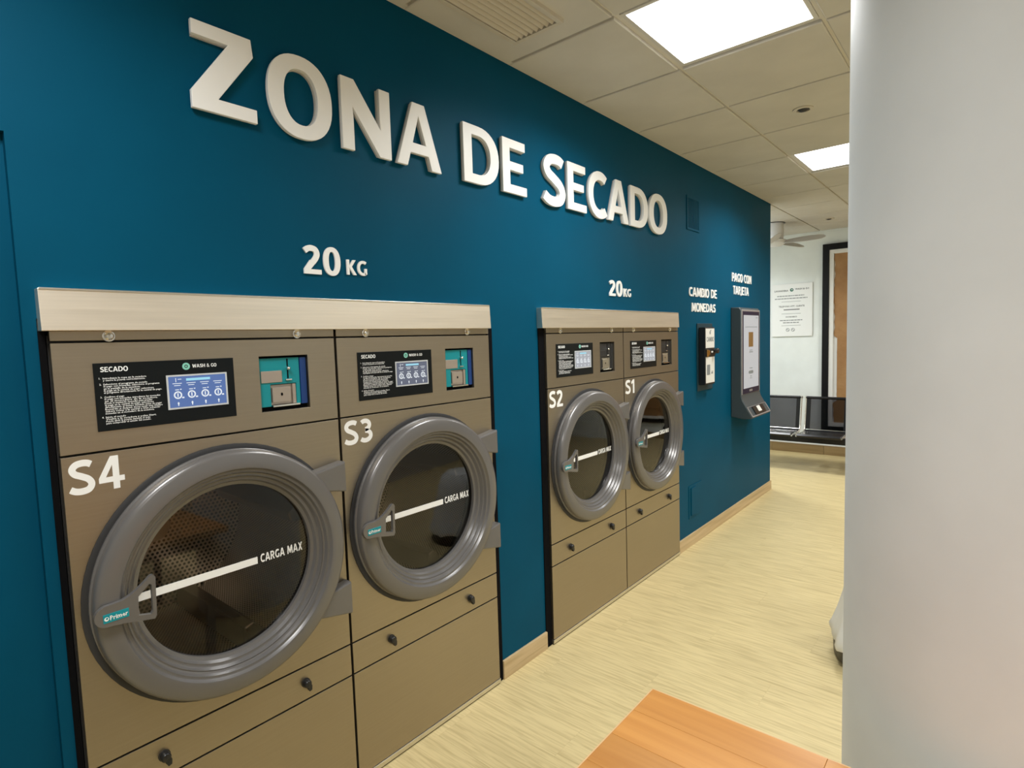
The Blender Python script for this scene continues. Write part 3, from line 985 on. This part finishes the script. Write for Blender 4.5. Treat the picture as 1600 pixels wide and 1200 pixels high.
    add('reject_button', MB().lathe([(.0001, -.0155), (.004, -.014), (.006, -.010), (.0055, -.005), (.004, 0)], (.0935, -.008, .130), 'y', 14), 'chrome', 0, 60)
    add('slot_lip', MB().box(.085, .105, -.014, -.008, .092, .0965), 'chrome')
    add('return_cup', MB().box(.038, .119, -.002, 0, .018, .080).box(.108, .119, -.008, -.002, .018, .080), 'coin_metal' if teal else 'alu')
    add('return_flap', MB().box(.040, .100, -.011, -.004, .026, .072), 'coin_metal' if teal else 'alu')
    add('keyhole', MB().prism([se(.070, .050, .0035, .005, 2, 14)], .011, .0118, wall_frame()), 'black_gap', 0)
    add('cup_lip', MB().box(.038, .128, -.015, -.003, .012, .0175), 'chrome')
    # door: gasket, ring, hinges, glass, load line, handle
    P_('door_gasket', 'gasket', lambda: MB().lathe([(.366, .0005), (.366, -.004), (.360, -.006), (.352, -.006), (.352, .0005)], (CX, 0, CZ), 'y', 72).mesh('door_gasket', 'ring_dark', 40))
    dp = P_('door', 'door', lambda: MB().lathe(ring_profile(), (CX, 0, CZ), 'y', 96).mesh('door', 'ring', 35), lab='round grey porthole door')
    for (z0, z1, nm) in ((1.072, 1.176, 'hi'), (.650, .762, 'lo')):
        def hinge(z0=z0, z1=z1):
            pts = [(.640, z0), (W - .012, z0), (W - .012, z1), (.640, z1)]
            inner = [(CX + .335 * math.cos(t_), CZ + .335 * math.sin(t_)) for t_ in
                     [math.atan2(z1 - CZ, .26) + (math.atan2(z0 - CZ, .26) - math.atan2(z1 - CZ, .26)) * i / 8 for i in range(9)]]
            loop = [(W - .012, z0), (W - .012, z1)] + inner
            return MB().prism([loop], .001, .042, wall_frame()).mesh('hinge', 'ring')
        P_('hinge', 'hinge' + nm, hinge, dp, bevel=.005)
    P_('door_glass', 'glass', lambda: MB().lathe([(.0001, .004), (.15, .0045), (.2475, .0075)], (CX, 0, CZ), 'y', 72).mesh('door_glass', 'glass', 60), dp)
    P_('door_throat', 'throat', lambda: MB().lathe([(.2465, .012), (.262, .020), (.285, .030), (.297, .05), (.297, .09)], (CX, 0, CZ), 'y', 64).mesh('door_throat', 'ring_dark', 50), dp)
    def lline():
        mb = MB().box(.135, .4585, .0020, .0032, CZ - .0120, CZ + .0090)
        text_mb(mb, 'CARGA MAX', .468, CZ - .0125, .026, 0, 0.0012, ((0, .0032, 0), (1, 0, 0), (0, 0, 1), (0, -1, 0)), .137, .12)
        return mb.mesh('load_line', 'white_vinyl')
    P_('load_line', 'lline', lline, dp, lab='white line lettered CARGA MAX')
    hd = P_('handle', 'handle', lambda: MB().prism(handle_loops(), .0545, .0665, wall_frame()).mesh('handle', 'ring'), bevel=.004, lab='grey door handle with a turquoise badge')
    P_('handle_mount', 'hmount', lambda: MB().cyl((.070, -.0655, .921), .020, .008, .055, 'y', 20).mesh('handle_mount', 'ring', 40), hd)
    P_('badge', 'badge', lambda: MB().box(.045, .0995, -.0675, -.0662, .907, .929).mesh('badge', 'badge'), hd, bevel=.0006)
    def bt():
        mb = MB()
        font_mb(mb, 'Primer', .059, .9125, .0160, .038, 0, wall_frame(0, -.0679, 0))
        mb.prism([se(.0520, .9175, .0050, .0050, 2, 14), se(.0528, .9185, .0026, .0026, 2, 12)], .0678, .0681, wall_frame())
        return mb.mesh('badge_text', 'white_vinyl')
    P_('badge_text', 'badgetext', bt, hd)
    # drum
    RD, Y0, Y1 = .315, .06, .66
    def uvd(co):
        an = math.atan2(co.z - CZ, co.x - CX)
        return (an * RD, co.y)
    def drum_me():
        mb = MB()
        mb.lathe([(RD, Y0), (RD, (Y0 + Y1) / 2), (RD, Y1)], (CX, 0, CZ), 'y', 72)
        return mb.mesh('drum', 'drum', 60, uvd)
    dm = P_('drum', 'drum', drum_me)
    P_('drum_back', 'dback', lambda: MB().lathe([(.05, Y1 - .004), (.16, Y1 - .002), (RD, Y1 - .002)], (CX, 0, CZ), 'y', 56).mesh('drum_back', 'drum_back', 0, lambda co: (co.x, co.z)), dm)
    P_('drum_hub', 'dhub', lambda: MB().lathe([(.0001, Y1 - .03), (.05, Y1 - .028), (.06, Y1 - .004)], (CX, 0, CZ), 'y', 36).mesh('drum_hub', 'drum_plain', 40), dm)
    P_('drum_front_rim', 'drim', lambda: MB().lathe([(.296, .055), (RD + .004, .06), (RD + .004, .075)], (CX, 0, CZ), 'y', 56).mesh('drum_front_rim', 'drum_plain', 40), dm)
    def lifter(i):
        an = math.radians(18 + 90 * i)
        mb = MB()
        prof = [(-.045, RD - .003), (-.016, RD - .075), (.016, RD - .075), (.045, RD - .003)]
        for yy in (.085, Y1 - .02):
            for (s_, r_) in prof:
                ca, sa = math.cos(an), math.sin(an)
                mb.v.append((CX + r_ * ca - s_ * sa, yy, CZ + r_ * sa + s_ * ca))
        mb.f += [(0, 1, 2, 3), (7, 6, 5, 4), (0, 4, 5, 1), (1, 5, 6, 2), (2, 6, 7, 3), (3, 7, 4, 0)]
        return mb.mesh('lifter', 'drum_plain')
    for i in range(4):
        P_('lifter', 'lifter%d' % i, lambda i=i: lifter(i), dm, bevel=.006)
    return t

def thing_part(name, parent, loc):
    o = bpy.data.objects.new(name, None)
    o.empty_display_size = .05
    COL.objects.link(o)
    o.parent = parent
    o.location = loc
    return o

dryer(A0, 'S4', 'screen_blue', 'chrome', 'teal', 'brushed steel built-in dryer numbered S4, nearest the camera')
dryer(A0 + W, 'S3', 'screen_grey', 'chrome', 'teal', 'brushed steel built-in dryer numbered S3, right of S4')
dryer(B0, 'S2', 'screen_pale', 'chrome', 'dark', 'brushed steel built-in dryer numbered S2, left one of the far pair')
dryer(B0 + W, 'S1', 'screen_pale', 'chrome', 'dark', 'brushed steel built-in dryer numbered S1, farthest, next to the coin changer')

# steel cover strips over each pair, leant back to catch ceiling light
def cover(x0, x1, label):
    t = tag(part('cover_strip', MB().prism([[(.016, 0), (-.028, 0), (-.028, .0985), (.011, .0985)]], 0, x1 - x0, ((0, 0, 0), (0, -1, 0), (0, 0, 1), (1, 0, 0))), 'steel_strip', None, .0012, None, (x0, -.004, 1.6165)), label, 'steel strip', 'steel cover strips over the dryers')
    part('folded_lip', MB().box(.002, x1 - x0 - .002, -.0125, -.004, .0945, .1000), 'alu', t, .0008)
    return t
cover(.314, 1.850, 'long steel cover strip, lightened for reflected light, on top of dryers S4 and S3')
cover(2.219, 3.772, 'steel cover strip, lightened for reflected light, on top of dryers S2 and S1')
# black strips painted in for the shade in the gaps at the bay sides
for nm, xx0, xx1 in (('gap_shade_2', OP1[0], A0 - .0015), ('gap_shade_3', A0 + 2 * W + .0015, OP1[1] + .012), ('gap_shade_4', OP2[0], B0 - .0015)):
    struct(nm, MB().box(xx0, xx1, .010, .030, 0, MACH_TOP), 'black_gap', 'black strip standing in for the shaded gap beside the dryers')

# ================================================================== SMALL THINGS ON THE TEAL WALL
wv = thing('wall_vent', 'small teal painted wall grille high beside the lettering', 'wall vent', (3.985, WALL_Y, 2.312))
vw, vh = .225, .240
part('frame', MB().box(0, vw, -.006, 0, 0, .016).box(0, vw, -.006, 0, vh - .016, vh).box(0, .016, -.006, 0, .016, vh - .016).box(vw - .016, vw, -.006, 0, .016, vh - .016), 'teal', wv, .001)
part('backing', MB().box(.016, vw - .016, -.0012, -.0002, .016, vh - .016), 'black_gap', wv)
vs_me = MB().box(0, .012, -.0055, -.0015, .017, vh - .017).mesh('slat', 'teal')
for i in range(9):
    add_obj('slat', vs_me, wv, (.020 + i * .0212, 0, 0))

ap = thing('access_panel', 'small teal painted access panel low on the teal wall', 'access panel', (3.985, WALL_Y, .205))
part('plate', MB().box(0, .235, -.004, 0, 0, .245), 'teal', ap, .0015)
part('cover', MB().box(.030, .120, -.010, -.004, .018, .227), 'teal', ap, .003)

ch = thing('coin_changer', 'slim black and white coin changer on the teal wall', 'coin changer', (4.148, WALL_Y, 1.140))
part('back_plate', MB().box(0, .290, -.008, 0, 0, .505), 'dark_teal_plate', ch, .002)
part('case', MB().box(.022, .205, -.058, -.008, .045, .475), 'black_plastic', ch, .004)
part('front_upper', MB().box(.030, .198, -.0595, -.057, .320, .465), 'white_plastic', ch, .001)
lo = part('front_lower', MB().box(.030, .198, -.0595, -.057, .058, .252), 'white_plastic', ch, .001)
part('coin_window', MB().box(.048, .108, -.061, -.059, .120, .195), 'grey_print', lo, .001)
part('print', MB().box(.130, .165, -.0603, -.0594, .125, .136).box(.135, .170, -.0603, -.0594, .140, .144), 'grey_print', lo)
mbt = MB(); text_mb(mbt, 'CAMBIO', .045, .368, .034, .0594, .0602, wall_frame(), .140)
part('printed_text', mbt, 'grey_print', ch)
part('printed_mark', MB().prism([[(.100, .430), (.106, .422), (.118, .422), (.124, .432), (.122, .442), (.136, .452), (.124, .456), (.112, .446), (.102, .442)]], .0594, .0602, wall_frame()), 'grey_print', ch)
lkm = part('lock_band', MB().box(.030, .200, -.066, -.057, .262, .310), 'black_plastic', ch, .002)
part('brass_key_plate', MB().box(.034, .070, -.069, -.064, .256, .306).box(.074, .084, -.071, -.064, .268, .300), 'brass', ch, .002, label='brass lock plate')
part('knob', MB().lathe([(.0001, -.034), (.016, -.032), (.020, -.027), (.020, -.010), (.012, -.007), (.012, 0)], (.182, -.066, .296), 'y', 20), 'black_plastic', ch, 0, 40)
part('slot_mark', MB().box(.118, .150, -.0672, -.0658, .284, .296), 'white_plastic', ch)

# card terminal: a shell with a flared lip
tm = thing('card_terminal', 'tall slate grey card payment terminal with a lit screen', 'payment terminal', (4.862, WALL_Y, .845))
TW_ = .490
def yz_prism(mb, prof, x0, x1):
    return mb.prism([prof], 0, x1 - x0, ((x0, 0, 0), (0, -1, 0), (0, 0, 1), (1, 0, 0)))
shell = [(0, .015), (.10, .0), (.172, .008), (.178, .020), (.130, .100), (.095, .160), (.085, .200), (.085, .905), (.070, .932), (0, .935)]
part('shell', yz_prism(MB(), shell, 0, TW_), 'terminal', tm, .010, 40)
face = [(.083, .202), (.0875, .202), (.0875, .915), (.083, .915)]
part('face_frame', yz_prism(MB(), face, .010, TW_ - .010), 'terminal_face', tm, .003)
part('bezel', MB().box(.030, TW_ - .030, -.0890, -.0865, .205, .900), 'navy', tm, .003)
scn = part('screen', MB().box(.052, TW_ - .052, -.0900, -.0885, .250, .868), 'terminal_screen', tm)
part('screen_image', MB().box(.175, .290, -.0907, -.0899, .600, .725), 'brown_image', scn)
tx = MB().box(.09, .40, -.0906, -.0899, .766, .771)
for (a_, b_, z_, h_) in ((.20, .27, .568, .006), (.19, .28, .552, .008), (.20, .27, .415, .006), (.215, .255, .345, .006), (.205, .27, .330, .004), (.36, .41, .845, .006)):
    tx.box(a_, b_, -.0906, -.0899, z_, z_ + h_)
tx.prism([se(.235, .383, .060, .014, 4, 20)], .0899, .0906, wall_frame())
part('screen_text', tx, 'grey_print', scn)
mbl = MB(); mbl.prism([se(.235, .226, .040, .009, 5, 20)], .0889, .0897, wall_frame())
part('bezel_mark', mbl, 'terminal_face', tm)
# lip face carrying the reader
lipn = Vector((0, -(.100 - .020), -(.178 - .130))).normalized()
dv = Vector((0, -(.178 - .130), .020 - .100))
lo_ = Vector((0, -.178, .020)); hi_ = Vector((0, -.130, .100))
Vv = (hi_ - lo_).normalized()
Nn = Vector((1, 0, 0)).cross(Vv)
fr_lip = (tuple(lo_), (1, 0, 0), tuple(Vv), tuple(Nn))
Llip = (hi_ - lo_).length
lip_outer = [(.006, .004), (TW_ - .006, .004), (TW_ - .006, Llip + .05), (.006, Llip + .05)]
part('lip_rim', MB().prism([[(.004, .000), (TW_ - .004, .000), (TW_ - .004, Llip), (.004, Llip)], [(.018, .010), (.018, Llip - .004), (TW_ - .018, Llip - .004), (TW_ - .018, .010)]], .0, .0030, fr_lip), 'terminal_face', tm, .001)
rd = part('card_reader', MB().prism([[(.105, .014), (.370, .014), (.370, Llip - .008), (.105, Llip - .008)]], .0, .010, fr_lip), 'black_plastic', tm, .003)
part('card_slot', MB().prism([[(.190, .030), (.270, .030), (.270, Llip - .012), (.190, Llip - .012)]], .010, .0125, fr_lip), 'white_plastic', rd, .001)

# ================================================================== FAR WALL NOTICE
ny1, ny0 = fwy(.540), fwy(.069)
nz0, nz1 = fwz(1.505), fwz(2.165)
nw, nh = ny1 - ny0, nz1 - nz0
nb = thing('notice_board', 'white printed notice board on the white far wall', 'notice', (XF, ny1, nz0))
part('board', MB().box(-.020, -.008, -nw, 0, 0, nh), 'sign', nb, .002)
part('standoff', MB().box(-.008, 0, -nw + .03, -nw + .05, .03, nh - .03).box(-.008, 0, -.05, -.03, .03, nh - .03), 'alu', nb)
F = far_frame(-.0203, 0, 0)
mb = MB()
font_mb(mb, 'LAVANDERIA', nw * .06, nh * .858, .030, nw * .35, 0, F)
font_mb(mb, 'WASH & GO', nw * .58, nh * .878, .030, nw * .34, 0, F)
font_mb(mb, 'TELEFONO ATT. CLIENTE', nw * .17, nh * .560, .027, nw * .64, 0, F)
font_mb(mb, 'HORARIO', nw * .35, nh * .360, .025, nw * .28, 0, F)
for (u0, u1, v, h_) in ((.30, .68, .500, .012),):
    k = u0
    while k < u1:
        mb.prism([[(nw * k, nh * v), (nw * (k + .026), nh * v), (nw * (k + .026), nh * v + .014), (nw * k, nh * v + .014)]], 0, .0004, F); k += .036
part('heading_print', mb, 'dark_print', nb)
mb = MB()
rnd = random.Random(3)
for (u0, u1, v) in ((.13, .80, .765), (.07, .88, .715), (.20, .76, .300), (.28, .68, .255)):
    k = u0
    while k < u1:
        l_ = rnd.uniform(.03, .09)
        mb.prism([[(nw * k, nh * v), (nw * min(k + l_, u1), nh * v), (nw * min(k + l_, u1), nh * v + .011), (nw * k, nh * v + .011)]], 0, .0004, F); k += l_ + .012
for v in (.660, .430, .205):
    mb.prism([[(nw * .24, nh * v), (nw * .72, nh * v), (nw * .72, nh * v + .004), (nw * .24, nh * v + .004)]], 0, .0004, F)
part('body_print', mb, 'grey_print', nb)['kind'] = 'stuff'
for u in (.40, .53):
    cxn, czn = nw * u, nh * .125
    mb = MB()
    mb.prism([se(cxn, czn, .022, .022, 2, 24), se(cxn, czn, .016, .016, 2, 20)], 0, .0004, F)
    mb.prism([[(cxn - .014, czn + .010), (cxn - .010, czn + .014), (cxn + .014, czn - .010), (cxn + .010, czn - .014)]], 0, .0004, F)
    part('pictogram', mb, 'grey_print', nb)
mb = MB(); mb.prism([se(nw * .495, nh * .882, .021, .021, 2, 24), se(nw * .50, nh * .885, .007, .007, 2, 14)], 0, .0004, F)
part('round_logo', mb, 'green_print', nb)

# ================================================================== BENCH
bench = thing('waiting_bench', 'black mesh-back waiting bench with chrome brackets in front of the far wall', 'bench', (7.0, 0, 0))
UW = .50
def bench_unit(yc):
    hw_ = UW / 2 - .032
    # back: mesh panel with black stiles and a top roll
    xb, zb0, zb1 = .27, .425, .790
    lean = .06
    bm_ = MB()
    bm_.v = [(xb, yc - hw_, zb0), (xb, yc + hw_, zb0), (xb + lean, yc + hw_, zb1), (xb + lean, yc - hw_, zb1)]
    bm_.v += [(p[0] + .004, p[1], p[2]) for p in bm_.v]
    bm_.f = [(0, 1, 2, 3), (7, 6, 5, 4), (0, 4, 5, 1), (1, 5, 6, 2), (2, 6, 7, 3), (3, 7, 4, 0)]
    bp_ = part('backrest', bm_, 'mesh_back', bench, label='black see-through mesh back')
    part('top_roll', MB().tube([(xb + lean, yc - hw_ - .006, zb1), (xb + lean, yc + hw_ + .006, zb1)], .016, 12), 'bench_frame', bp_, 0, 50)
    for s_ in (-1, 1):
        m_ = MB()
        y0_, y1_ = yc + s_ * (hw_ - .045), yc + s_ * hw_
        q = [(xb - .003, zb0), (xb + lean - .003, zb1), (xb + lean + .008, zb1), (xb + .008, zb0)]
        m_.v = [(p[0], yy, p[1]) for yy in (y0_, y1_) for p in q]
        m_.f = [(0, 1, 2, 3), (7, 6, 5, 4), (0, 4, 5, 1), (1, 5, 6, 2), (2, 6, 7, 3), (3, 7, 4, 0)]
        part('stile', m_, 'bench_frame', bp_, .002)
    st_ = MB()
    prof = [(-.115, .385), (-.125, .405), (-.105, .425), (.02, .418), (.20, .412), (.262, .428), (.262, .420), (.20, .402), (.02, .406), (-.10, .402)]
    st_.prism([[(p[0], p[1]) for p in prof]], 0, 2 * hw_, ((0, yc - hw_, 0), (1, 0, 0), (0, 0, 1), (0, 1, 0)))
    part('seat', st_, 'bench_frame', bench, .002)
    part('seat_roll', MB().tube([(xb - .006, yc - hw_, zb0 - .004), (xb - .006, yc + hw_, zb0 - .004)], .011, 10), 'chrome', bench, 0, 50)
    for s_ in (-1, 1):
        yy = yc + s_ * (hw_ + .006)
        part('bracket', MB().tube([(-.105, yy, .398), (.05, yy, .392), (.20, yy, .398), (.255, yy, .425), (.272, yy, .47), (xb + lean, yy, zb1)], .0105, 8), 'chrome', bench, 0, 50)
        part('end_cap', MB().lathe([(.0001, -.012), (.016, -.010), (.019, 0), (.016, .010), (.0001, .012)], (xb + lean, yy, zb1), 'x', 14), 'chrome', bench, 0, 60)
for k in range(-3, 2):
    bench_unit(.285 + .5 * k)
part('beam', MB().box(-.03, .04, -1.50, 1.06, .318, .388), 'bench_frame', bench, .004)
for yy in (-1.15, .82):
    lg = part('leg', MB().tube([(.005, yy, .32), (.005, yy, .06)], .025, 14), 'chrome', bench, 0, 50)
    part('foot', MB().box(-.24, .25, yy - .025, yy + .025, .0, .045), 'chrome', bench, .012)

# ================================================================== CEILING FAN
fan = thing('ceiling_fan', 'white ceiling fan with grey blades in the far room', 'ceiling fan', (7.02, .285, CEIL - .005))
part('mount_ring', MB().lathe([(.0001, 0), (.118, 0), (.118, -.014), (.0001, -.014)], (0, 0, 0), 'z', 36), 'black_plastic', fan, 0, 40)
part('motor_housing', MB().lathe([(.100, -.014), (.104, -.10), (.098, -.185), (.0001, -.19)], (0, 0, 0), 'z', 40), 'fan_white', fan, 0, 40)
part('hub', MB().lathe([(.10, -.190), (.125, -.200), (.125, -.232), (.085, -.262), (.0001, -.272)], (0, 0, 0), 'z', 40), 'fan_white', fan, 0, 40)
def blade():
    mb = MB()
    L = [(.09, .035), (.16, .050), (.26, .068), (.36, .074), (.45, .066), (.505, .045), (.53, .012)]
    up, dn = [], []
    for (r, w_) in L:
        up.append((r, w_)); dn.append((r, -w_ * .8))
    loop = up + dn[::-1]
    n = len(loop)
    for zz in (.0, -.007):
        for p in loop:
            mb.v.append((p[0], p[1], -.222 + zz + p[1] * .55))
    k = len(L)
    for base, flip in ((0, False), (n, True)):
        for i in range(k - 1):
            q = (base + i, base + i + 1, base + n - 2 - i, base + n - 1 - i)
            mb.f.append(q[::-1] if flip else q)
    for i in range(n):
        j = (i + 1) % n
        mb.f.append((i, j, n + j, n + i))
    return mb.mesh('blade', 'fan_grey', 40)
bl = blade()
for i in range(5):
    add_obj('blade', bl, fan, (0, 0, 0), .002, 2, (0, 0, math.radians(-92 + 72 * i)))

# ================================================================== TABLE BY THE CAMERA
TX0, TX1, TY0, TY1, TZ = .22, 1.160, -2.30, -1.1125, .75
tb = thing('folding_table', 'orange butcher-block folding table corner in the foreground', 'table', (TX1, TY1, 0))
bw = .0935
x = 0.0
i = 0
while x > TX0 - TX1 + .02:
    w_ = min(bw, x - (TX0 - TX1))
    cuts = [0.0, -.36 - .27 * ((i * 37) % 5) / 5, TY0 - TY1]
    for q in range(2):
        L_ = cuts[q] - cuts[q + 1]
        part('board', MB().box(-w_ / 2 + .0002, w_ / 2 - .0002, -L_ / 2 + .0002, L_ / 2 - .0002, -.030, 0), 'table', tb, .0006, None, (x - w_ / 2, (cuts[q] + cuts[q + 1]) / 2, TZ))
    x -= bw; i += 1
part('edge_band', MB().box(TX0 - TX1, .0, .0002, .0035, TZ - .031, TZ - .0005).box(.0002, .0035, TY0 - TY1, .0035, TZ - .031, TZ - .0005), 'table_edge', tb, .001)
part('apron', MB().box(TX0 - TX1 + .06, -.06, TY0 - TY1 + .06, TY0 - TY1 + .085, TZ - .10, TZ - .031).box(TX0 - TX1 + .06, -.06, -.085, -.06, TZ - .10, TZ - .031)
     .box(TX0 - TX1 + .06, TX0 - TX1 + .085, TY0 - TY1 + .085, -.085, TZ - .10, TZ - .031).box(-.085, -.06, TY0 - TY1 + .085, -.085, TZ - .10, TZ - .031), 'leg_metal', tb)
for lx in (TX0 - TX1 + .085, -.085):
    for ly in (TY0 - TY1 + .085, -.085):
        part('leg', MB().box(lx - .022, lx + .022, ly - .022, ly + .022, 0, TZ - .031), 'leg_metal', tb, .003)

# ================================================================== SACK BEHIND THE COLUMN
sk = thing('laundry_sack', 'white plastic sack on a black base peeking out behind the grey column', 'sack', (3.10, -1.395, 0))
part('base', MB().lathe([(.0001, .002), (.268, .003), (.281, .018), (.284, .095), (.270, .12), (.0001, .12)], (0, 0, 0), 'z', 40), 'black_plastic', sk, 0, 50)
mb = MB()
NR, NA = 9, 72
hs = [.085, .105, .14, .21, .30, .40, .50, .58, .62]
rs = [.288, .294, .284, .262, .240, .224, .21, .18, .11]
for i in range(NR):
    for k in range(NA):
        an = 2 * math.pi * k / NA
        f_ = .012 * math.sin(an * 9) + .007 * math.sin(an * 17 + 1)
        f_ *= max(.25, 1 - i / 7)
        dz = (.014 * math.sin(an * 5 + .6) if i < 2 else 0)
        mb.v.append(((rs[i] + f_) * math.cos(an), (rs[i] + f_) * math.sin(an), hs[i] + dz))
for i in range(NR - 1):
    for k in range(NA):
        k2 = (k + 1) % NA
        mb.f.append((i * NA + k, i * NA + k2, (i + 1) * NA + k2, (i + 1) * NA + k))
mb.f.append(tuple((NR - 1) * NA + k for k in range(NA)))
part('sack', mb, 'bag', sk, 0, 60)
